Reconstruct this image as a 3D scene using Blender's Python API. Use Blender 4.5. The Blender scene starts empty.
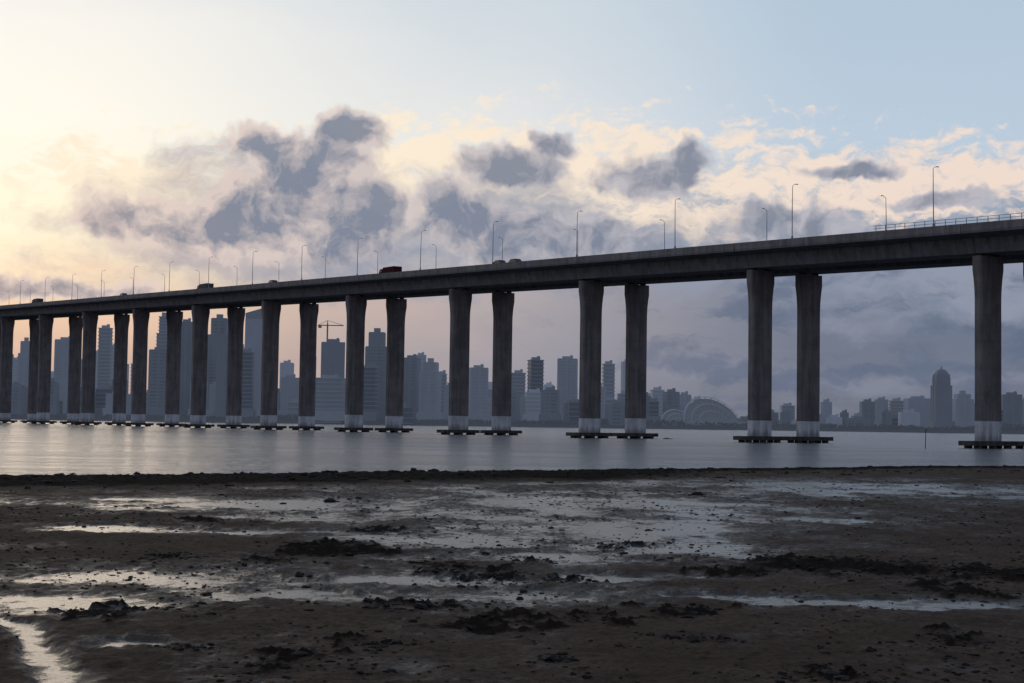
import bpy, math, random
import numpy as np
from mathutils import Matrix, Vector
random.seed(7)
rng=np.random.RandomState(11)
F=1594.0; CAMH=2.64
scene=bpy.context.scene
scene.view_settings.view_transform='Standard'
scene.view_settings.look='None'
scene.view_settings.exposure=0
def hor(px): return 416.3+0.0147*px
def lin(r,g,b):
    f=lambda c:(c/255/12.92) if c/255<=0.04045 else ((c/255+0.055)/1.055)**2.4
    return (f(r),f(g),f(b),1.0)
# ------------------------------------------------------------------ camera
cam=bpy.data.cameras.new("camera"); camo=bpy.data.objects.new("camera",cam)
scene.collection.objects.link(camo)
cam.sensor_width=36; cam.lens=36*F/1024; cam.clip_start=0.2; cam.clip_end=60000
camo.matrix_world=Matrix.Translation((0,0,CAMH))@Matrix.Rotation(math.pi/2+0.0516,4,'X')@Matrix.Rotation(0.0147,4,'Z')
scene.camera=camo
# ------------------------------------------------------------------ node helper
class NT:
    def __init__(s,tree): s.t=tree; s.n=tree.nodes; s.l=tree.links
    def node(s,typ,**kw):
        n=s.n.new(typ)
        for k,v in kw.items(): setattr(n,k,v)
        return n
    def setin(s,sock,v):
        if isinstance(v,bpy.types.NodeSocket): s.l.new(v,sock)
        elif v is not None: sock.default_value=v
    def m(s,op,a,b=None,c=None,clamp=False):
        n=s.node('ShaderNodeMath',operation=op,use_clamp=clamp)
        s.setin(n.inputs[0],a); s.setin(n.inputs[1],b) if b is not None else None
        if c is not None: s.setin(n.inputs[2],c)
        return n.outputs[0]
    def mr(s,v,a,b,c=0.0,d=1.0,smooth=True):
        n=s.node('ShaderNodeMapRange'); n.interpolation_type='SMOOTHSTEP' if smooth else 'LINEAR'
        s.setin(n.inputs[0],v); s.setin(n.inputs[1],a); s.setin(n.inputs[2],b); s.setin(n.inputs[3],c); s.setin(n.inputs[4],d)
        return n.outputs[0]
    def mix(s,f,a,b,bt='MIX'):
        n=s.node('ShaderNodeMix',data_type='RGBA',blend_type=bt)
        s.setin(n.inputs[0],f); s.setin(n.inputs[6],a); s.setin(n.inputs[7],b)
        return n.outputs[2]
    def xyz(s,x,y,z):
        n=s.node('ShaderNodeCombineXYZ'); s.setin(n.inputs[0],x); s.setin(n.inputs[1],y); s.setin(n.inputs[2],z); return n.outputs[0]
    def sep(s,v):
        n=s.node('ShaderNodeSeparateXYZ'); s.setin(n.inputs[0],v); return n.outputs
    def noise(s,vec,scale,detail=5,rough=0.55,dist=0.0,out=0,dim='3D'):
        n=s.node('ShaderNodeTexNoise',noise_dimensions=dim); s.setin(n.inputs['Vector'],vec); n.inputs['Scale'].default_value=scale
        n.inputs['Detail'].default_value=detail; n.inputs['Roughness'].default_value=rough; n.inputs['Distortion'].default_value=dist
        return n.outputs[out]
    def vor(s,vec,scale):
        n=s.node('ShaderNodeTexVoronoi',voronoi_dimensions='2D'); n.feature='F1'; s.setin(n.inputs['Vector'],vec); n.inputs['Scale'].default_value=scale
        return n.outputs[0]
    def ramp(s,f,stops,interp='LINEAR'):
        n=s.node('ShaderNodeValToRGB'); cr=n.color_ramp; cr.interpolation=interp
        cr.elements[0].position=stops[0][0]; cr.elements[0].color=stops[0][1]
        cr.elements[1].position=stops[-1][0]; cr.elements[1].color=stops[-1][1]
        for p,c in stops[1:-1]:
            e=cr.elements.new(p); e.color=c
        s.setin(n.inputs[0],f); return n.outputs[0]
    def vscale(s,v,sc):
        n=s.node('ShaderNodeVectorMath',operation='MULTIPLY'); s.setin(n.inputs[0],v); n.inputs[1].default_value=sc; return n.outputs[0]
    def vadd(s,v,o):
        n=s.node('ShaderNodeVectorMath',operation='ADD'); s.setin(n.inputs[0],v); n.inputs[1].default_value=o; return n.outputs[0]
# ------------------------------------------------------------------ world sky
SUN_AZ=-0.36; SUN_EL=math.radians(8)
world=bpy.data.worlds.new("World"); scene.world=world; world.use_nodes=True
wt=world.node_tree; wt.nodes.clear(); W=NT(wt)
tc=W.node('ShaderNodeTexCoord').outputs['Generated']
dx,dy,dz=W.sep(tc)[:3]
az=W.m('ARCTAN2',dx,dy)
hyp=W.m('SQRT',W.m('ADD',W.m('MULTIPLY',dx,dx),W.m('MULTIPLY',dy,dy)))
el=W.m('DIVIDE',dz,W.m('MAXIMUM',hyp,0.001))
P=W.xyz(az,el,0.0)
nlow=W.noise(W.vscale(P,(1,2.6,1)),7.0,4,0.55,dim='2D')
elw=W.m('ADD',el,W.m('MULTIPLY',W.m('SUBTRACT',nlow,0.5),W.mr(el,0.02,0.12,0.01,0.05)))
er=W.m('DIVIDE',elw,0.5)
def stops(lst): return [(e/0.5,lin(*c)) for e,c in lst]
rl=W.ramp(er,stops([(0.0,(146,132,140)),(0.03,(188,160,154)),(0.065,(232,198,172)),(0.092,(252,230,198)),(0.12,(255,247,220)),(0.18,(255,250,237)),(0.24,(250,246,239)),(0.275,(240,239,236)),(0.5,(150,165,185))]))
rc=W.ramp(er,stops([(0.0,(122,126,144)),(0.03,(142,145,161)),(0.078,(168,161,168)),(0.11,(170,172,184)),(0.145,(230,223,216)),(0.185,(227,229,231)),(0.265,(208,218,226)),(0.5,(135,155,185))]))
rr=W.ramp(er,stops([(0.0,(106,113,130)),(0.04,(106,116,137)),(0.085,(106,119,143)),(0.115,(122,137,161)),(0.145,(176,187,203)),(0.175,(188,205,222)),(0.265,(180,200,218)),(0.5,(125,148,182))]))
f1=W.mr(az,-0.34,0.04); f2=W.mr(az,-0.02,0.22)
base=W.mix(f2,W.mix(f1,rl,rc),rr)
fb=W.mr(W.m('ABSOLUTE',W.m('ADD',az,0.1)),0.7,1.7)
back=W.ramp(W.m('MAXIMUM',el,0.0),[(0.0,lin(126,128,145)),(0.3,lin(142,152,175)),(1.0,lin(132,147,172))])
base=W.mix(fb,base,back)
nz=W.node('ShaderNodeTexSky'); nz.sky_type='NISHITA'; nz.sun_disc=False; nz.sun_elevation=SUN_EL; nz.sun_rotation=SUN_AZ
nsky=W.mix(1.0,nz.outputs[0],(0.08,0.08,0.08,1),'MULTIPLY')
base=W.mix(0.03,base,nsky)
wn=W.noise(P,20.0,4,0.62,0,1,dim='2D')
wv=W.node('ShaderNodeVectorMath',operation='SUBTRACT'); W.l.new(wn,wv.inputs[0]); wv.inputs[1].default_value=(.5,.5,.5)
ws=W.node('ShaderNodeVectorMath',operation='MULTIPLY_ADD'); W.l.new(wv.outputs[0],ws.inputs[0]); ws.inputs[1].default_value=(.030,.026,0); W.l.new(P,ws.inputs[2])
PW=ws.outputs[0]; wx,wy,_=W.sep(PW)[:3]
def blob(x,y,rx,ry):
    a0=math.atan((x-512)/F); e0=(hor(x)-y)/F
    u=W.m('MULTIPLY_ADD',wx,F/rx,-a0*F/rx); v=W.m('MULTIPLY_ADD',wy,F/ry,-e0*F/ry)
    r=W.m('SQRT',W.m('MULTIPLY_ADD',u,u,W.m('MULTIPLY',v,v)))
    return W.m('SUBTRACT',1.0,r)
def blobs(lst,k=0.25):
    r=None
    for b in lst:
        v=blob(*b)
        r=v if r is None else W.m('SMOOTH_MAX',r,v,k)
    return r
# high cream mottled layer
hb=blobs([(560,175,330,66),(900,190,280,48),(420,160,150,60),(700,215,200,36),(120,190,120,50)])
hn=W.noise(W.vscale(PW,(1,2.3,1)),30.0,6,0.68,dim='2D')
hn2=W.vor(W.vscale(PW,(1,1.9,1)),95.0)
hd=W.m('ADD',W.m('ADD',W.m('MULTIPLY',hb,1.0),W.m('MULTIPLY',W.m('SUBTRACT',hn,0.48),3.0)),W.m('MULTIPLY',W.m('SUBTRACT',0.5,hn2),0.5))
hm=W.m('MULTIPLY',W.mr(hd,0.0,0.9),0.92)
hcol=W.mix(W.mr(az,-0.15,0.3),lin(255,238,212),lin(243,222,207))
base=W.mix(hm,base,hcol)
# soft grey veil wrapping the cloud bank
vb=blobs([(640,258,280,46),(870,258,280,36),(300,256,300,50),(1000,290,300,50),(270,200,150,66),(500,220,120,56)])
vn_=W.noise(W.vscale(PW,(1,2.0,1)),22.0,6,0.62,dim='2D')
vd=W.m('ADD',vb,W.m('MULTIPLY',W.m('SUBTRACT',vn_,0.5),1.6))
vm=W.m('MULTIPLY',W.mr(vd,-0.15,0.85),0.88)
base=W.mix(vm,base,W.mix(W.mr(az,-0.33,-0.08),lin(206,186,180),lin(146,153,171)))
st=W.noise(W.vscale(P,(1,4.5,1)),11.0,5,0.55,dim='2D')
stm=W.m('MULTIPLY',W.m('MULTIPLY',W.mr(st,0.45,0.75),W.mr(el,0.12,0.07)),0.45)
base=W.mix(stm,base,W.mix(W.mr(az,-0.3,0.15),lin(240,198,174),lin(146,149,166)))
st2=W.noise(W.vscale(PW,(1,3.0,1)),15.0,5,0.6,dim='2D')
stm2=W.m('MULTIPLY',W.m('MULTIPLY',W.mr(st2,0.46,0.68),W.m('MULTIPLY',W.mr(el,0.13,0.09),W.mr(az,-0.05,0.15))),0.7)
base=W.mix(stm2,base,lin(94,106,130))
# cumulus: soft billowing bank with relief towards the sun side
cb=blobs([(255,226,170,46),(165,226,96,34),(345,218,80,50),(290,178,72,44),(352,132,40,26),(262,148,46,24),(322,160,50,32),
          (500,230,96,42),(440,214,46,36),(570,240,74,30),
          (508,166,64,26),(545,143,28,17),
          (644,178,62,27),(690,166,26,30),
          (790,226,80,24),(850,178,56,11),(940,205,60,10),(70,296,100,16)],0.35)
cn=W.noise(PW,24.0,9,0.60,dim='2D')
cnl=W.noise(W.vadd(PW,(-0.006,0.008,0)),24.0,5,0.60,dim='2D')
cv=W.vor(PW,60.0); cv2=W.vor(PW,130.0)
cbs=W.m('MINIMUM',W.m('MULTIPLY',cb,2.1),1.3)
cd=W.m('ADD',W.m('ADD',cbs,W.m('MULTIPLY',W.m('SUBTRACT',cn,0.5),1.9)),W.m('ADD',W.m('MULTIPLY',W.m('SUBTRACT',0.40,cv),0.6),W.m('MULTIPLY',W.m('SUBTRACT',0.40,cv2),0.35)))
cm=W.m('MULTIPLY',W.mr(cd,-0.25,0.75),0.93)
ct=W.mr(cd,0.1,1.7)
cn3=W.noise(PW,40.0,6,0.62,dim='2D')
shade=W.m('ADD',ct,W.m('ADD',W.m('MULTIPLY',W.m('SUBTRACT',cn3,0.5),1.0),W.m('MULTIPLY',W.m('SUBTRACT',cnl,cn),3.4)),clamp=True)
darkc=W.mix(W.mr(az,-0.32,-0.14),lin(158,150,156),lin(126,134,152))
rimc=W.mix(W.mr(az,-0.28,0.15),lin(228,208,198),lin(180,180,190))
ccol=W.mix(shade,rimc,darkc)
base=W.mix(cm,base,ccol)
base=W.mix(W.mr(el,-0.02,0.0),lin(90,92,100),base)
bg=W.node('ShaderNodeBackground'); W.l.new(base,bg.inputs[0]); bg.inputs[1].default_value=1.0
wo=W.node('ShaderNodeOutputWorld'); W.l.new(bg.outputs[0],wo.inputs[0])
# ------------------------------------------------------------------ sun
sd=bpy.data.lights.new("sun",'SUN'); sd.energy=0.14; sd.angle=math.radians(20); sd.color=(1.0,0.8,0.6)
so=bpy.data.objects.new("sun",sd); scene.collection.objects.link(so)
sdir=Vector((math.sin(SUN_AZ)*math.cos(SUN_EL),math.cos(SUN_AZ)*math.cos(SUN_EL),math.sin(SUN_EL)))
so.rotation_euler=sdir.to_track_quat('Z','Y').to_euler(); so.location=sdir*300
# ------------------------------------------------------------------ materials
def mat(name):
    m=bpy.data.materials.new(name); m.use_nodes=True; n=NT(m.node_tree)
    b=m.node_tree.nodes['Principled BSDF']; return m,n,b
def simple(name,col,rough=0.7,metal=0.0,var=0.25,scale=1.0,spec=0.5):
    m,n,b=mat(name); g=n.node('ShaderNodeNewGeometry').outputs['Position']
    ns=n.noise(g,scale,3)
    c=n.mix(n.m('MULTIPLY',ns,var*2,clamp=True),(*[x*1.15 for x in col],1),(*[x*0.75 for x in col],1))
    n.setin(b.inputs['Base Color'],c); b.inputs['Roughness'].default_value=rough; b.inputs['Metallic'].default_value=metal
    b.inputs['Specular IOR Level'].default_value=spec
    return m
def concrete(name,c1,c2,dirt=0.0):
    m,n,b=mat(name); g=n.node('ShaderNodeNewGeometry').outputs['Position']
    a=n.noise(n.vscale(g,(1,1,0.10)),1.1,5,0.62)
    c=n.noise(g,0.35,4,0.6); d=n.noise(g,6,3,0.6)
    f=n.m('ADD',n.m('MULTIPLY',a,0.6),n.m('ADD',n.m('MULTIPLY',c,0.4),n.m('MULTIPLY',n.m('SUBTRACT',d,0.5),0.25)))
    col=n.mix(n.mr(f,0.38,0.62),(*c2,1),(*c1,1))
    z=n.sep(g)[2]; fr=n.m('FRACT',n.m('DIVIDE',z,4.0)); j=n.m('LESS_THAN',fr,0.02)
    col=n.mix(n.m('MULTIPLY',j,0.35),col,(*[x*0.5 for x in c2],1))
    if dirt:
        t=n.mr(n.m('ADD',z,n.m('MULTIPLY',n.m('SUBTRACT',a,0.5),3.0)),1.0,2.6,dirt,0.0)
        col=n.mix(t,col,(0.09,0.085,0.07,1))
    n.setin(b.inputs['Base Color'],col); b.inputs['Roughness'].default_value=0.85; b.inputs['Specular IOR Level'].default_value=0.25
    return m
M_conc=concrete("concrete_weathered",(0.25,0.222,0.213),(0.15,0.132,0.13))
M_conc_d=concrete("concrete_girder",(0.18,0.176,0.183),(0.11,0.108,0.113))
M_white=concrete("white_pier_paint",(0.74,0.74,0.76),(0.48,0.48,0.49),0.6)
M_cap=concrete("pile_cap_concrete",(0.10,0.09,0.08),(0.045,0.04,0.036))
M_steel=simple("galvanised_steel",(0.26,0.265,0.275),0.5,0.2)
M_asph=simple("asphalt",(0.05,0.05,0.052),0.9)
M_lampg=simple("lamp_glass",(0.6,0.6,0.58),0.3)
M_red=simple("dark_red_paint",(0.06,0.014,0.013),0.8,spec=0.1)
M_grey=simple("grey_car_paint",(0.07,0.075,0.085),0.7,spec=0.2)
M_tyre=simple("tyre_rubber",(0.02,0.02,0.02),0.9)
M_glass=simple("dark_window_glass",(0.03,0.035,0.045),0.15)
# ------------------------------------------------------------------ mesh builder
class MB:
    def __init__(s): s.v=[]; s.f=[]; s.mi=[]
    def box(s,c,e,ax=None,mi=0):
        c=Vector(c); ax=ax or (Vector((1,0,0)),Vector((0,1,0)),Vector((0,0,1)))
        b=len(s.v)
        for k in (-1,1):
            for j in (-1,1):
                for i in (-1,1):
                    s.v.append(c+ax[0]*(i*e[0]/2)+ax[1]*(j*e[1]/2)+ax[2]*(k*e[2]/2))
        for f in ((0,2,3,1),(4,5,7,6),(0,1,5,4),(2,6,7,3),(0,4,6,2),(1,3,7,5)):
            s.f.append(tuple(b+i for i in f)); s.mi.append(mi)
    def loft(s,rings,mi=0,cap=True):
        b=len(s.v); n=len(rings[0])
        for r in rings: s.v.extend(Vector(p) for p in r)
        for k in range(len(rings)-1):
            for i in range(n):
                j=(i+1)%n
                s.f.append((b+k*n+i,b+k*n+j,b+(k+1)*n+j,b+(k+1)*n+i)); s.mi.append(mi)
        if cap:
            s.f.append(tuple(b+i for i in reversed(range(n)))); s.mi.append(mi)
            s.f.append(tuple(b+(len(rings)-1)*n+i for i in range(n))); s.mi.append(mi)
    def tube(s,pts,rads,n=8,mi=0):
        rings=[]
        for i,p in enumerate(pts):
            p=Vector(p); d=(Vector(pts[min(i+1,len(pts)-1)])-Vector(pts[max(i-1,0)])).normalized()
            u=(Vector((0.3,0.9,0.1)).cross(d)).normalized(); w=d.cross(u)
            rings.append([p+(u*math.cos(t)+w*math.sin(t))*rads[i] for t in [2*math.pi*k/n for k in range(n)]])
        s.loft(rings,mi)
    def mesh(s,name,mats):
        me=bpy.data.meshes.new(name); me.from_pydata([tuple(v) for v in s.v],[],s.f)
        for m in mats: me.materials.append(m)
        me.polygons.foreach_set('material_index',s.mi); me.update(); return me
    def obj(s,name,mats,parent=None):
        o=bpy.data.objects.new(name,s.mesh(name,mats)); scene.collection.objects.link(o)
        if parent: o.parent=parent
        return o
# ------------------------------------------------------------------ bridge
TH=math.radians(34)
dv=Vector((-math.sin(TH),math.cos(TH),0)); pv=Vector((math.cos(TH),math.sin(TH),0)); uz=Vector((0,0,1))
P0=Vector((71.9,240.4,0)); SP=50.0; SEP=11.8
def B(n,p,z): return P0+dv*(n*SP)+pv*p+uz*z
def top(n): return 33.45+1.42*n
def soff(n): return top(n)-4.15
bridge=bpy.data.objects.new("sea_bridge",None); scene.collection.objects.link(bridge)
NMIN,NMAX=-3,20
PN=-6.2; PF=SEP+6.2
dk=MB()
def ring(n,prof): return [B(n,p,top(n)+z) for p,z in prof]
for k in range(NMIN-1,NMAX+1):
    a=k+0.0012; b=k+1-0.0012
    slab=[(PN,-1.45),(PN,-1.0),(PF,-1.0),(PF,-1.45),(SEP+3.4,-1.9),(SEP-3.4,-1.9),(SEP-4.4,-1.5),(4.4,-1.5),(3.4,-1.9),(-3.4,-1.9)]
    dk.loft([ring(a,slab),ring(b,slab)],0)
    for c in (0,SEP):
        box=[(c-3.35,-1.902),(c+3.35,-1.902),(c+2.75,-4.15),(c-2.75,-4.15)][::-1]
        dk.loft([ring(a,box),ring(b,box)],0)
    for p0,p1 in ((PN-0.03,PN+0.3),(PF-0.3,PF+0.03)):
        par=[(p0,-1.15),(p0,0),(p1,0),(p1,-0.998)]
        dk.loft([ring(a,par),ring(b,par)],1)
    for j in range(10):
        t=k+0.05+j*0.1
        dk.box(B(t,-3.6,top(t)-2.4),(0.14,0.14,1.0),(dv,pv,uz),1)
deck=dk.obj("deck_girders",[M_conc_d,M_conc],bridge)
rd=MB(); road=[(PN+0.35,-0.99),(PN+0.35,-0.95),(PF-0.35,-0.95),(PF-0.35,-0.99)]
rd.loft([ring(NMIN-1,road),ring(NMAX+1,road)],0); rd.obj("carriageway",[M_asph],bridge)
cbm=MB(); cbp=[(SEP/2-0.3,-0.946),(SEP/2-0.1,0),(SEP/2+0.1,0),(SEP/2+0.3,-0.946)]
cbm.loft([ring(NMIN-1,cbp),ring(NMAX+1,cbp)],0); cbm.obj("central_barrier",[M_conc],bridge)
ra=MB(); n0,n1=-3.5,0.35
for side in (PN+0.12,PF-0.12):
    for h in (0.4,0.85):
        pr=[(side-0.035,h-0.035),(side+0.035,h-0.035),(side+0.035,h+0.035),(side-0.035,h+0.035)]
        ra.loft([ring(n0,pr),ring(n1,pr)],0)
    t=n0
    while t<n1:
        ra.box(B(t,side,top(t)+0.43),(0.08,0.08,0.86),(dv,pv,uz),0); t+=0.04
ra.obj("railing",[M_steel],bridge)
def pier(n,c,tag):
    m=MB(); zt=soff(n); a,b=1.55,4.7
    def R(z,a,b,ch=0.25,g=0.0):
        A,Bb=a/2,b/2
        pts=[(-A,-Bb+ch),(-A,-0.5),(-A+g,-0.35),(-A+g,0.35),(-A,0.5),(-A,Bb-ch),(-A+ch,Bb),(A-ch,Bb),(A,Bb-ch),(A,0.5),(A-g,0.35),(A-g,-0.35),(A,-0.5),(A,-Bb+ch),(A-ch,-Bb),(-A+ch,-Bb)]
        return [B(n,c,z)+dv*x+pv*y for x,y in pts][::-1]
    white=4.1+0.25*math.sin(n*5+c)
    m.loft([R(1.1,a+0.02,b+0.02),R(white,a+0.02,b+0.02)],1)
    rings=[R(white,a,b,g=0.12)]
    rings.append(R(zt-7.0,a,b,g=0.12))
    for t in (0.25,0.5,0.75,1.0):
        rings.append(R(zt-7+4.6*t,a+0.15*t,b+0.85*t*t,g=0.12*(1-t)))
    rings.append(R(zt-0.35,a+0.15,b+0.85))
    m.loft(rings,0)
    for s in (-1.6,1.6): m.box(B(n,c+s,zt-0.175),(0.8,0.9,0.35),(dv,pv,uz),2)
    m.box(B(n,c,0.75),(3.2,9.6,0.7),(dv,pv,uz),2)
    for i in (-1,1):
        for j in (-3.4,0,3.4):
            q=B(n,c+j,0)+dv*(i*0.9)
            m.tube([q-uz*3,q+uz*0.4],[0.6,0.6],10,2)
    m.obj("pier_"+tag,[M_conc,M_white,M_cap],bridge)
for k in range(NMIN,NMAX+1):
    pier(k,0,"near_%02d"%(k-NMIN)); pier(k,SEP,"far_%02d"%(k-NMIN))
def lampmesh():
    m=MB(); H=10.2
    m.tube([(0,0,0),(0,0,0.3)],[0.18,0.18],8,0)
    m.tube([(0,0,0.3),(0,0,H*0.6),(0,0.05,H-0.3),(0,0.4,H),(0,0.8,H+0.1)],[0.09,0.07,0.05,0.04,0.035],8,0)
    m.box((0,1.0,H+0.12),(0.22,0.5,0.09),None,0); m.box((0,1.05,H+0.06),(0.16,0.4,0.025),None,1)
    m.box((0,0,1.2),(0.24,0.24,0.45),None,0)
    return m.mesh("street_lamp",[M_steel,M_lampg])
LM=lampmesh()
k=-6
while True:
    n=0.115+0.613*k
    k+=1
    if n<NMIN: continue
    if n>NMAX: break
    for p,flip in ((PN+0.7,1),(PF-0.7,-1)):
        o=bpy.data.objects.new("street_lamp",LM); scene.collection.objects.link(o)
        yy=pv*flip
        xx=yy.cross(uz)
        M=Matrix((xx,yy,uz)).transposed().to_4x4(); M.translation=B(n,p,top(n)-0.95); o.matrix_world=M@Matrix.Rotation(random.uniform(-.02,.02),4,'Y')
def place(o,n,p):
    yy=dv.copy(); zz=uz; xx=yy.cross(zz)
    M=Matrix((xx,yy,zz)).transposed().to_4x4(); M.translation=B(n,p,top(n)-0.945); o.matrix_world=M
def wheels(m,ys,w,r):
    for y in ys:
        for x in (-w/2,w/2):
            m.tube([(x-0.13,y,r),(x+0.13,y,r)],[r,r],12,2)
def truck(paint):
    m=MB()
    m.box((0,-1.0,1.75),(2.3,5.4,1.7),None,0); m.box((0,-0.2,0.72),(1.0,7.4,0.25),None,2)
    cab=[(1.9,0.6),(1.9,1.7),(2.05,2.3),(3.2,2.3),(3.7,1.5),(3.8,0.6)]
    m.loft([[(-1.1,y,z) for y,z in cab],[(1.1,y,z) for y,z in cab]],0)
    m.box((0,3.5,1.95),(1.8,0.1,0.6),None,1)
    for s in (-1.11,1.11): m.box((s,2.8,1.8),(0.04,0.8,0.5),None,1)
    wheels(m,(-2.7,-1.7,2.8),2.0,0.45); return m
def car():
    m=MB()
    lo=[(-2.2,0.35),(-2.25,0.9),(-1.9,1.0),(1.1,1.0),(2.1,0.8),(2.25,0.35)]
    m.loft([[(-0.88,y,z) for y,z in lo],[(0.88,y,z) for y,z in lo]],0)
    up=[(-1.9,1.0),(-1.5,1.62),(0.2,1.68),(1.1,1.0)]
    m.loft([[(-0.8,y,z) for y,z in up],[(0.8,y,z) for y,z in up]],1)
    m.box((0,-0.6,1.7),(1.4,1.6,0.06),None,0)
    wheels(m,(-1.35,1.4),1.6,0.33); return m
for n,pp,pa in ((3.55,-3.0,M_red),(5.80,-3.0,M_grey),(9.0,-3.6,M_grey)):
    place(truck(pa).obj("box_truck",[pa,M_glass,M_tyre]),n,pp)
for n,pp in ((2.43,-4.6),(2.55,-4.6),(4.8,-4.6),(7.1,-4.6),(1.2,2.0)):
    place(car().obj("car",[M_grey,M_glass,M_tyre]),n,pp)
# ------------------------------------------------------------------ numpy noise
def vn(x,y,seed=0):
    xi=np.floor(x).astype(np.int64); yi=np.floor(y).astype(np.int64); fx=x-xi; fy=y-yi
    fx=fx*fx*(3-2*fx); fy=fy*fy*(3-2*fy)
    def h(a,b):
        v=(a*374761393+b*668265263+seed*974711)&0xffffffff
        v=((v^(v>>13))*1274126177)&0xffffffff; v=v^(v>>16); return (v&0xffff)/65535.0
    return (h(xi,yi)*(1-fx)+h(xi+1,yi)*fx)*(1-fy)+(h(xi,yi+1)*(1-fx)+h(xi+1,yi+1)*fx)*fy
def fbm(x,y,o=5,seed=0,g=0.5):
    r=0;a=1;t=0
    for i in range(o):
        r=r+a*vn(x*2**i+17.3*i,y*2**i+9.1*i,seed+i); t+=a; a*=g
    return r/t
def sstep(v,a,b):
    t=np.clip((v-a)/(b-a),0,1); return t*t*(3-2*t)
def gnd(px,py):
    D=(CAMH-0.3)*F/(py-hor(px)); return (px-512)/F*D,D
WET=[(600,502,240,14),(600,526,200,15),(680,548,120,9),(860,488,230,9),(470,514,110,9),(440,540,90,9),(560,560,120,6),
     (110,576,210,9),(300,590,170,9),(60,600,120,9),(520,592,140,6),(700,598,170,5),(880,603,180,5),(1000,607,100,6),
     (150,638,38,5),(430,576,80,5),(260,504,240,6),(620,577,100,4),(330,517,90,7),(250,532,80,4),(100,528,90,4),(820,520,60,4)]
CH=[(-30,612),(10,620),(38,632),(52,645),(58,658),(75,672),(100,690),(120,705)]
DRY=[(900,545,170,28),(180,545,150,12),(620,655,360,24),(330,632,160,14)]
CLUMP=[(340,552,60,7),(500,622,45,7),(830,567,110,8),(1000,575,55,8),(290,662,50,6),(690,612,28,4),(170,557,20,3),(440,605,45,4),(480,575,35,4),(330,545,35,4),(270,561,26,3),(830,678,45,5),(560,660,20,3),(400,608,24,4),(120,610,30,3),(610,622,25,3),
       (740,572,40,4),(900,572,40,4),(960,590,40,4),(540,560,24,3),(620,545,20,2),(210,520,30,2),(380,530,24,2),(700,640,22,2),(960,640,28,3),(200,650,26,2),(380,645,26,2),(450,568,30,3),(560,577,26,2)]
def shoreD(x): return 85+50*np.tanh(x/55.0)
def ell(x,y,lst):
    r=np.full(x.shape,-9.0)
    for px,py,hw,hh in lst:
        cx,cy=gnd(px,py); ya=gnd(px,py+hh)[1]; yb=gnd(px,py-hh)[1]
        rx=hw/F*cy; ry=(yb-ya)/2
        q=1-np.sqrt(((x-cx)/rx)**2+((y-cy)/ry)**2)
        r=np.maximum(r,q)
    return r
def channel(x,y):
    pts=[gnd(*p) for p in CH]; d=np.full(x.shape,99.0)
    for (ax,ay),(bx,by) in zip(pts[:-1],pts[1:]):
        ux,uy=bx-ax,by-ay; t=np.clip(((x-ax)*ux+(y-ay)*uy)/(ux*ux+uy*uy),0,1)
        d=np.minimum(d,np.hypot(x-ax-t*ux,y-ay-t*uy))
    return d
def fields(x,y):
    wx=x+(fbm(x*0.5,y*0.35,4,5)-0.5)*3.0; wy=y+(fbm(x*0.3,y*0.3,4,9)-0.5)*5.0*np.clip(y/40,0.25,1.5)
    s=shoreD(x)+(fbm(x*0.12,y*0,3,31)-0.5)*4-y
    w=np.clip(ell(wx,wy,WET)+0.1,-0.8,1)*0.9-0.35*np.clip(ell(x,y,DRY),0,1)-0.01
    w=w+(fbm(x*0.7,y*0.45,7,21,0.72)-0.5)*2.6
    fl=sstep(-x,-14,-3)
    w=w+0.8*np.exp(-((s-1.0)/3.0)**2)
    w=w+0.45*np.exp(-((s-22.0)/3.0)**2)*fl
    chd=channel(x+(fbm(x*1.5,y*1.5,3,77)-.5)*0.5,y+(fbm(x*1.5,y*1.5,3,78)-.5)*0.9)
    w=np.maximum(w,1.0-chd/0.25)
    c=np.clip(ell(x+(fbm(x*2,y*2,3,3)-.5)*1.8,y+(fbm(x*2,y*2,3,4)-.5)*2.8,CLUMP)+0.15,0,1)
    s2=s+(fbm(x*0.4,y*0.4,4,88)-0.5)*5
    ridge=np.exp(-(np.abs(s2-11.5)/8.0)**4)*fl+np.exp(-(np.abs(s2-7)/4.0)**4)*(1-fl)*0.8
    return w,c,s,ridge
def height(x,y):
    w,c,s,ridge=fields(x,y)
    wet=sstep(w,-0.15,0.35)
    z=0.30*(1-np.exp(-np.clip(s,0,None)/7.0))
    z=np.where(s<0,s*0.05,z)
    land=sstep(s,0,6)
    rough=(fbm(x*1.2,y*1.2,5,41)-0.5)*0.10+(fbm(x*6,y*6,4,51,0.65)-0.5)*0.06
    z=z+land*((1-wet)*(0.03+rough)+wet*(-0.02+0.16*rough))
    z=z+ridge*(0.12+0.20*(fbm(x*1.5,y*1.5,4,61)-0.4))
    rn=fbm(x*6,y*6,4,71,0.65)
    z=z+sstep(c,0.05,0.6)*np.clip(rn-0.38,0,1)*0.26
    return z,w,c,ridge
rows=np.concatenate([np.linspace(-60,9,24),np.geomspace(9.3,160,640)])
ss=np.linspace(-1,1,901); sx=ss*0.45+0.9*ss**3+2.5*ss**9
Yg=np.repeat(rows[:,None],len(ss),1)
Xg=sx[None,:]*(8+0.75*np.clip(rows,8,None))[:,None]
zz,wf,cf,rf=height(Xg,Yg)
nv=Xg.size; me=bpy.data.meshes.new("tidal_mudflat")
co=np.stack([Xg,Yg,zz],-1).reshape(-1,3).astype(np.float32)
R_,C_=Xg.shape
idx=np.arange(nv).reshape(R_,C_)
q=np.stack([idx[:-1,:-1],idx[:-1,1:],idx[1:,1:],idx[1:,:-1]],-1).reshape(-1,4)
me.vertices.add(nv); me.vertices.foreach_set('co',co.ravel())
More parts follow.
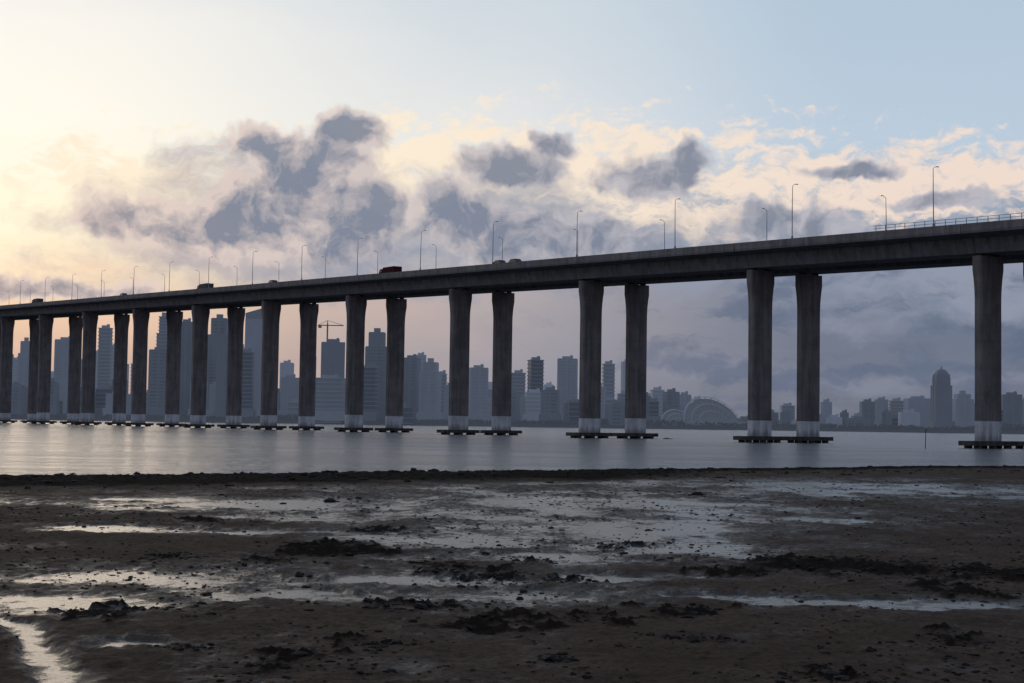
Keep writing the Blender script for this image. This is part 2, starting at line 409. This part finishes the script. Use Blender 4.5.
me.loops.add(q.size); me.loops.foreach_set('vertex_index',q.ravel().astype(np.int32))
me.polygons.add(len(q)); me.polygons.foreach_set('loop_start',np.arange(0,q.size,4,dtype=np.int32)); me.polygons.foreach_set('loop_total',np.full(len(q),4,np.int32))
me.update(calc_edges=True); me.polygons.foreach_set('use_smooth',np.ones(len(q),bool))
for nm,arr in (("wet",wf),("clump",cf),("ridge",rf)):
    at=me.attributes.new(nm,'FLOAT','POINT'); at.data.foreach_set('value',arr.ravel().astype(np.float32))
M_mud,n,b=mat("wet_mud")
def attr(n,nm):
    a=n.node('ShaderNodeAttribute'); a.attribute_name=nm; return a.outputs['Fac']
g=n.node('ShaderNodeNewGeometry').outputs['Position']
g2=n.vscale(g,(1,0.8,1))
fn=n.noise(g2,4.0,7,0.82)
wv_=n.m('ADD',attr(n,"wet"),n.m('MULTIPLY',n.m('SUBTRACT',fn,0.5),3.4))
wv_=n.m('SUBTRACT',wv_,n.m('MULTIPLY',attr(n,"clump"),1.0)); wv_=n.m('SUBTRACT',wv_,n.m('MULTIPLY',attr(n,"ridge"),2.2))
wm=n.mr(wv_,0.05,0.6)
damp=n.mr(wv_,-0.7,0.2)
c1=n.mix(n.mr(n.noise(g,0.6,5,0.6),0.35,0.65),(0.074,0.046,0.030,1),(0.112,0.076,0.051,1))
c1=n.mix(n.mr(n.noise(g,11,4,0.7),0.35,0.7),c1,(0.043,0.029,0.020,1))
c1=n.mix(n.m('MULTIPLY',damp,0.4),c1,(0.042,0.032,0.025,1))
dk_=n.m('MAXIMUM',n.mr(attr(n,"clump"),0.1,0.5),n.mr(attr(n,"ridge"),0.2,0.7))
c1=n.mix(n.m('MULTIPLY',dk_,0.9),c1,(0.015,0.0125,0.0105,1))
c1=n.mix(n.m('MULTIPLY',wm,0.7),c1,(0.03,0.028,0.026,1))
n.setin(b.inputs['Base Color'],c1)
rg=n.mix(wm,n.mix(damp,(0.9,0.9,0.9,1),(0.55,0.55,0.55,1)),(0.25,0.25,0.25,1))
n.setin(b.inputs['Roughness'],rg)
n.setin(b.inputs['Specular IOR Level'],n.m('MULTIPLY',n.m('ADD',n.m('MULTIPLY_ADD',damp,0.10,0.06),n.m('MULTIPLY',wm,0.28)),n.m('MULTIPLY_ADD',dk_,-0.85,1.0)))
hgt=n.m('ADD',n.m('MULTIPLY',n.noise(g,4,6,0.7),0.09),n.m('MULTIPLY',n.noise(g,28,4,0.65),0.02))
hgt=n.m('MULTIPLY',hgt,n.mr(wm,0.0,1.0,1.0,0.18))
bp=n.node('ShaderNodeBump'); bp.inputs['Strength'].default_value=0.9; bp.inputs['Distance'].default_value=1.0
n.l.new(hgt,bp.inputs['Height']); n.l.new(bp.outputs[0],b.inputs['Normal'])
me.materials.append(M_mud)
mo=bpy.data.objects.new("tidal_mudflat",me); scene.collection.objects.link(mo)
M_clod=simple("dark_mud_clod",(0.020,0.016,0.013),0.85,0,0.4,8,spec=0.2)
def ico():
    import bmesh
    bm=bmesh.new(); bmesh.ops.create_icosphere(bm,subdivisions=2,radius=1)
    v=np.array([x.co[:] for x in bm.verts]); f=np.array([[w.index for w in x.verts] for x in bm.faces]); bm.free(); return v,f
IV,IF=ico()
def scatter(name,pts,rad,material,flat=1.0):
    V=[];Fc=[]
    for i,((x,y,z),r) in enumerate(zip(pts,rad)):
        s=np.array([rng.uniform(.7,1.7),rng.uniform(.7,1.7),rng.uniform(.3,.7)*flat])*r
        o=rng.uniform(0,50,3)
        nn=0.5+1.0*vn(IV[:,0]*2.1+o[0]+IV[:,2],IV[:,1]*2.1+o[1]+IV[:,2]*1.3,i%7)
        a=rng.uniform(0,6.28); ca,sa=math.cos(a),math.sin(a)
        v=IV*nn[:,None]*s; v=np.stack([v[:,0]*ca-v[:,1]*sa,v[:,0]*sa+v[:,1]*ca,v[:,2]],-1)+np.array([x,y,z])
        V.append(v); Fc.append(IF+len(IV)*i)
    V=np.concatenate(V); Fc=np.concatenate(Fc)
    m=bpy.data.meshes.new(name); m.from_pydata(V.tolist(),[],Fc.tolist()); m.materials.append(material)
    o=bpy.data.objects.new(name,m); scene.collection.objects.link(o); return o
X=[];Y=[];Rr=[]
for px,py,hw,hh in CLUMP:
    cx,cy=gnd(px,py); rx=hw/F*cy; ry=(gnd(px,py-hh)[1]-gnd(px,py+hh)[1])/2
    for i in range(int(50+40*rx*ry)):
        X.append(cx+rng.normal()*rx*0.7); Y.append(cy+rng.normal()*ry*0.85); Rr.append(min(0.055,0.008+rng.exponential(0.012)))
cnt=0
while cnt<6500:
    y=14+rng.uniform(0,1)**1.2*60; x=rng.uniform(-0.45,0.45)*y
    if float(fbm(np.array([x*0.5]),np.array([y*0.35]),3,91)[0])<rng.uniform(0.35,0.75): continue
    X.append(x); Y.append(y); Rr.append(min(0.07,0.006+rng.exponential(0.009)+0.0002*y)); cnt+=1
X=np.array(X);Y=np.array(Y); Z=height(X,Y)[0]
scatter("mud_clods",list(zip(X,Y,Z+0.003)),Rr,M_clod)
X=rng.uniform(-50,60,3600); s=rng.normal(11,4.6,3600); Y=shoreD(X)-s; keep=(X<10)|(rng.uniform(0,1,3600)<0.3); X=X[keep];Y=Y[keep]
Z=height(X,Y)[0]; scatter("shore_stones",list(zip(X,Y,Z+0.01)),list(np.minimum(0.14,0.03+rng.exponential(0.03,len(X)))),M_clod)
for px,py,r in ((320,474,.22),(416,471,.26),(436,472,.22),(699,503,.14),(333,511,.15),(668,439,.6),(140,474,.15)):
    D=CAMH*F/(py-hor(px)); x=(px-512)/F*D; z=float(height(np.array([x]),np.array([D]))[0][0])
    scatter("boulder",[(x,D,max(z,-0.02)+0.03),(x+r*1.4,D+.2,max(z,-0.02))],[r,r*0.6],M_clod)
# ------------------------------------------------------------------ water
wm_=MB(); wm_.v=[Vector(c) for c in ((-14000,-300,0),(14000,-300,0),(14000,16000,0),(-14000,16000,0))]; wm_.f=[(0,1,2,3)]; wm_.mi=[0]
M_wat,n,b=mat("sea_water")
g=n.node('ShaderNodeNewGeometry').outputs['Position']
h1=n.noise(n.vscale(g,(0.55,0.9,1)),1.0,4,0.6); h2=n.noise(n.vscale(g,(0.06,0.10,1)),1.0,4,0.6)
patch=n.mr(n.noise(n.vscale(g,(0.02,0.06,1)),1.0,6,0.7),0.38,0.62,0.5,1.0)
hh=n.m('ADD',n.m('MULTIPLY',n.m('MULTIPLY',h1,patch),1.0),n.m('MULTIPLY',h2,1.5))
bp=n.node('ShaderNodeBump'); bp.inputs['Strength'].default_value=1.0; bp.inputs['Distance'].default_value=1.0
n.l.new(hh,bp.inputs['Height']); n.l.new(bp.outputs[0],b.inputs['Normal'])
b.inputs['Base Color'].default_value=(0.10,0.10,0.105,1); b.inputs['IOR'].default_value=1.40
n.setin(b.inputs['Roughness'],n.m('MULTIPLY_ADD',patch,0.14,0.10))
wm_.obj("sea_water",[M_wat])
# ------------------------------------------------------------------ far shore and city
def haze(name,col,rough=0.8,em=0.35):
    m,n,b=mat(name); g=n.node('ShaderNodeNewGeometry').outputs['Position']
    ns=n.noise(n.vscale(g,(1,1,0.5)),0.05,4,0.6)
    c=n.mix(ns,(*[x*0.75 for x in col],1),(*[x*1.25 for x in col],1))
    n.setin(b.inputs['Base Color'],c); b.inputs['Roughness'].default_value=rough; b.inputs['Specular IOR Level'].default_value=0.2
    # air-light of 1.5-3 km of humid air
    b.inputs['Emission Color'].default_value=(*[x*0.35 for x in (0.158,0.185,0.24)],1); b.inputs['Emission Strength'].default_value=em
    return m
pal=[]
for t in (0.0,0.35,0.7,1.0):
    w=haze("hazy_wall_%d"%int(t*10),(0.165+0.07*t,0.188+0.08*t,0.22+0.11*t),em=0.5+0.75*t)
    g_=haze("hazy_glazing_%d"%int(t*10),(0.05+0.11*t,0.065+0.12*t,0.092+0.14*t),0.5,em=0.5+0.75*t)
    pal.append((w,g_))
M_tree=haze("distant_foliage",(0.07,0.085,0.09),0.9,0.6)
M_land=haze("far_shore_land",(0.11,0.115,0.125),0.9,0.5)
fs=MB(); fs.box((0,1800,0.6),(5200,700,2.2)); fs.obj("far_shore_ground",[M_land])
def tower(name,px,ytop,wpx,D,style=0,t=None,depth=None,crown='flat',rot=None):
    cx=(px-512)/F*D; H=(hor(px)-ytop)/F*D+CAMH-1.5; w=wpx/F*D
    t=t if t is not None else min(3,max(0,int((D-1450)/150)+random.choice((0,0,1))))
    dp=depth or w*random.uniform(0.7,1.1); m=MB()
    rot=random.uniform(-0.25,0.25) if rot is None else rot
    fh=3.6 if style!=1 else 3.1
    k=1/(math.cos(rot)+abs(math.sin(rot))*dp/w); w*=k; dp*=k
    nfl=max(3,int(H/fh)); fh=H/nfl
    def blk(w,dp,z0,z1,ox=0,oy=0):
        m.box((ox,oy,(z0+z1)/2),(w-1.2,dp-1.2,z1-z0),None,1)
        nf=max(1,int(round((z1-z0)/fh)))
        for i in range(nf+1):
            z=z0+(z1-z0)*i/nf
            if style in (0,1): m.box((ox,oy,z),(w,dp,1.3 if style==1 else 0.9),None,0)
            elif i%6==0: m.box((ox,oy,z),(w-.4,dp-.4,0.8),None,0)
        nb=max(2,int(w/(4.5 if style!=1 else 7)))
        if style!=0:
            for i in range(nb+1):
                x=-w/2+0.5+(w-1)*i/nb
                m.box((ox+x,oy,(z0+z1)/2+.01),(2.0 if style==1 else .5,dp+0.25,z1-z0),None,0)
            nd=max(2,int(dp/6))
            for i in range(nd+1):
                y=-dp/2+0.5+(dp-1)*i/nd
                m.box((ox,oy+y,(z0+z1)/2+.02),(w+0.25,1.0,z1-z0),None,0)
    if crown=='flat':
        blk(w,dp,0,H-2.5); m.box((0,0,H-1.2),(w*0.55,dp*0.5,3.4),None,0); m.box((w*.2,0,H-1.0),(2.5,2.5,5.5),None,0)
    elif crown=='step':
        blk(w,dp,0,H*0.82); blk(w*0.72,dp*0.72,H*0.82,H-2); m.box((0,0,H),(w*0.3,dp*0.3,5),None,0)
    elif crown=='slant':
        blk(w,dp,0,H*0.9)
        m.loft([[(-w/2,-dp/2,H*.9),(w/2,-dp/2,H*.9),(w/2,dp/2,H*.9),(-w/2,dp/2,H*.9)],[(-w/2,-dp/2,H*.95),(w/2,-dp/2,H),(w/2,dp/2,H),(-w/2,dp/2,H*.95)]],1)
    elif crown=='spire':
        blk(w,dp,0,H*0.70); blk(w*0.84,dp*0.84,H*0.70,H*0.80)
        rs=[]
        for s_,z in ((.74,.80),(.72,.86),(.60,.90),(.40,.935),(.16,.95)):
            a=w*s_/2; d=dp*s_/2; rs.append([(-a,-d,H*z),(a,-d,H*z),(a,d,H*z),(-a,d,H*z)])
        m.loft(rs,0); m.tube([(0,0,H*.94),(0,0,H)],[1.0,0.3],6,0)
        for sx_ in (-1,1):
            for sy_ in (-1,1): m.tube([(sx_*w*.37,sy_*dp*.37,H*.8),(sx_*w*.37,sy_*dp*.37,H*.87)],[1.2,0.4],6,0)
    if H>25: m.box((0,-1,6),(w*1.25,dp*1.15,9),None,0)
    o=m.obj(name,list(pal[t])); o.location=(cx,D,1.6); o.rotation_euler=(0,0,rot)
    return o
spec=[
 (3,352,16,1700,1,'flat'),(26,340,13,1650,1,'step'),(36,372,12,1560,1,'flat'),(66,338,18,1600,1,'flat'),(105,326,13,1620,0,'flat'),(97,352,14,1700,1,'flat'),
 (113,345,10,1750,0,'flat'),(160,348,20,1500,1,'flat'),(163,315,13,1600,0,'step'),(186,320,14,1580,1,'flat'),(219,317,21,1560,1,'step'),(226,345,16,1500,1,'flat'),
 (255,308,19,1520,2,'slant'),(247,350,14,1480,0,'flat'),(291,376,20,1560,1,'flat'),(333,340,26,1480,2,'flat'),(331,376,30,1460,0,'flat'),
 (377,331,21,1490,1,'step'),(371,365,16,1460,0,'flat'),(412,356,17,1580,1,'flat'),(431,361,21,1520,1,'step'),(443,372,10,1600,0,'flat'),
 (479,366,19,1560,1,'flat'),(470,372,12,1650,0,'flat'),(519,371,15,1600,0,'flat'),(536,358,17,1560,0,'flat'),(551,388,18,1480,1,'flat'),(568,357,20,1640,1,'flat'),
 (609,362,13,1600,0,'flat'),(628,360,12,1650,1,'flat'),(598,385,16,1500,1,'flat'),(645,394,14,1560,1,'flat'),(658,388,14,1620,0,'flat'),(672,390,15,1560,1,'flat'),(685,393,12,1600,1,'flat'),
 (300,400,22,1470,0,'flat'),(400,405,30,1450,0,'flat'),(495,398,26,1470,1,'flat'),(512,392,16,1500,1,'flat'),(580,400,22,1480,0,'flat'),(620,402,26,1460,1,'flat'),
 (137,362,12,1700,0,'flat'),(15,385,22,1500,1,'flat'),(50,380,16,1500,1,'flat'),(85,388,18,1500,0,'flat'),(120,392,20,1500,1,'flat'),(200,380,16,1500,1,'flat'),(270,390,16,1480,1,'flat'),
 (788,404,14,1900,0,'flat'),(770,411,16,1850,1,'flat'),(806,412,14,1900,1,'flat'),(827,400,10,1950,2,'flat'),(845,411,9,1950,1,'flat'),(868,400,13,1850,1,'flat'),(882,398,14,1850,1,'flat'),(897,399,13,1850,0,'flat'),
 (918,397,23,1800,1,'flat'),(942,366,19,1650,2,'spire'),(963,393,18,1750,1,'step'),(980,402,14,1800,1,'flat'),(1012,393,20,1750,1,'flat'),(1030,398,18,1750,1,'flat'),(858,414,12,1800,0,'flat'),(995,408,16,1700,0,'flat'),
 (1060,385,24,1750,1,'flat'),(1100,395,26,1750,0,'flat'),(1150,380,22,1700,1,'step'),(-25,350,22,1600,1,'flat'),(-60,330,20,1600,0,'flat'),(-100,360,26,1600,1,'flat')]
for i,(px,yt,wp,D,st,cr) in enumerate(spec):
    tower("high_rise_building" if (hor(px)-yt)>45 else "apartment_building",px,yt,wp,D,st,crown=cr,t=((0 if cr=='spire' else random.choice((0,1,1))) if px>700 else None))
px=-80
while px<1120:
    left=px<700; base_=hor(px)
    h=random.uniform(16,40) if left else random.uniform(8,20)
    if 690<px<752: h=random.uniform(6,12)
    wd=random.uniform(10,22)
    tower("apartment_building",px,base_-h,wd,random.uniform(1500,1680) if left else random.uniform(1750,1980),random.choice((0,1,1)),t=random.choice((0,1,2)) if left else random.choice((0,1,2)))
    px+=wd*random.uniform(0.7,1.3)
px=-60
while px<700:
    h=random.uniform(45,75)*(1 if px<450 else 0.6); wd=random.uniform(9,15)
    tower("high_rise_building",px,hor(px)-h,wd,random.uniform(1900,2080),random.choice((0,1,1)),t=random.choice((2,3))); px+=wd*random.uniform(1.2,3.2)
cr=MB(); D=1480; cx=(327-512)/F*D; z0=(hor(327)-342)/F*D+CAMH
cr.box((0,0,7),(1.3,1.3,18)); cr.box((3,0,15.5),(24,0.8,0.9)); cr.box((-7,0,14.2),(3,1.4,2.4)); cr.tube([(0,0,16),(0,0,20)],[.8,.2],6); cr.tube([(0,0,20),(14,0,16)],[.2,.2],5); cr.tube([(0,0,20),(-8,0,16)],[.2,.2],5)
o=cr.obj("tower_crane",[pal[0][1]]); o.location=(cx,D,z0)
op=MB(); D=1480; cxs=(716-512)/F*D
def shell(ox,R,tilt,yo,nseg=22):
    for layer in range(3):
        r=R*(1-layer*0.22); th=0.9
        rings=[]
        for a in [math.pi*(i/nseg) for i in range(nseg+1)]:
            x=math.cos(a)*r*0.95+tilt*math.sin(a)*r; z=math.sin(a)*r*1.0; y=-layer*3.5
            rr_=r-0.8
            x2=math.cos(a)*rr_*0.95+tilt*math.sin(a)*rr_; z2=math.sin(a)*rr_
            rings.append([(ox+x,yo+y,z),(ox+x,yo+y+th*3,z),(ox+x2,yo+y+th*3-5,z2),(ox+x2,yo+y-5,z2)])
        op.loft(rings,0)
    rings=[]
    for a in [math.pi*(i/nseg) for i in range(nseg+1)]:
        x=math.cos(a)*R*0.9+tilt*math.sin(a)*R*.9; z=math.sin(a)*R*0.93
        rings.append([(ox+x,yo+2,z),(ox+x,yo+3,z),(ox,yo+3,0),(ox,yo+2,0)])
    op.loft(rings,1)
    for i in range(1,14):
        a=math.pi*i/14
        op.tube([(ox+math.cos(a)*R*.1,yo-14,2),(ox+math.cos(a)*R*.6+tilt*math.sin(a)*R*.6,yo-11,math.sin(a)*R*.62),(ox+math.cos(a)*R*.93+tilt*math.sin(a)*R,yo,math.sin(a)*R*.98)],[.3,.3,.3],5,1)
shell(0,29,-0.35,0); shell(-32,17,-0.3,12)
op.box((-5,-6,3),(90,30,6),None,1)
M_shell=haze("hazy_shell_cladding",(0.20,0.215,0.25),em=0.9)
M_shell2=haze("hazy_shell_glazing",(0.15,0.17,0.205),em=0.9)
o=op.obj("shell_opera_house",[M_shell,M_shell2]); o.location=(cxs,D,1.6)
def treeline(name,x0,x1,y,hmin,hmax,cnt):
    V=[];Fc=[]
    for i in range(cnt):
        x=rng.uniform(x0,x1); hb_=hmin+(hmax-hmin)*float(fbm(np.array([x*0.02]),np.array([y*0.1]),3,3)[0])
        z=rng.uniform(0,1)*hb_; r=rng.uniform(1.0,2.4); yy=y+rng.uniform(-8,8)
        b=len(V); c=np.array([x,yy,1.6+z])
        d=rng.normal(size=(6,3)); d/=np.linalg.norm(d,axis=1)[:,None]
        for k in range(6): V.append(tuple(c+d[k]*r))
        Fc+= [(b,b+1,b+2),(b+2,b+3,b+4),(b+4,b+5,b),(b+1,b+3,b+5)]
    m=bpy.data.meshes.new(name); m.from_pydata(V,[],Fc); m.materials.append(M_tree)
    o=bpy.data.objects.new(name,m); scene.collection.objects.link(o)
treeline("distant_tree_line",-700,760,1462,1,8,11000)
pw=MB(); pw.box((0,1448.5,1.4),(5200,2.0,2.8)); pw.obj("seawall",[M_land])
# ------------------------------------------------------------------ bits in the water
def pole(px,yb,h,lean):
    D=CAMH*F/(yb-hor(px)); x=(px-512)/F*D; m=MB(); m.tube([(0,0,-1),(lean*h*.5,0,h*.5),(lean*h,0.1,h)],[.07,.06,.045],7); m.tube([(lean*h-.2,0,h*.9),(lean*h+.25,0,h*.93)],[.03,.03],5)
    o=m.obj("mooring_pole",[M_cap]); o.location=(x,D,0)
pole(926,448,2.8,0.03)
by=MB(); by.tube([(0,0,-.3),(0,0,.5),(0,0,.8),(0,0,1.4)],[.8,.8,.3,.15],12); by.tube([(0,0,1.4),(0,0,1.8)],[.3,.05],8)
o=by.obj("red_light_spot_buoy",[M_red]); o.location=((175-512)/F*620,620,0)  # buoy shape added in place of a small red light spot on the water
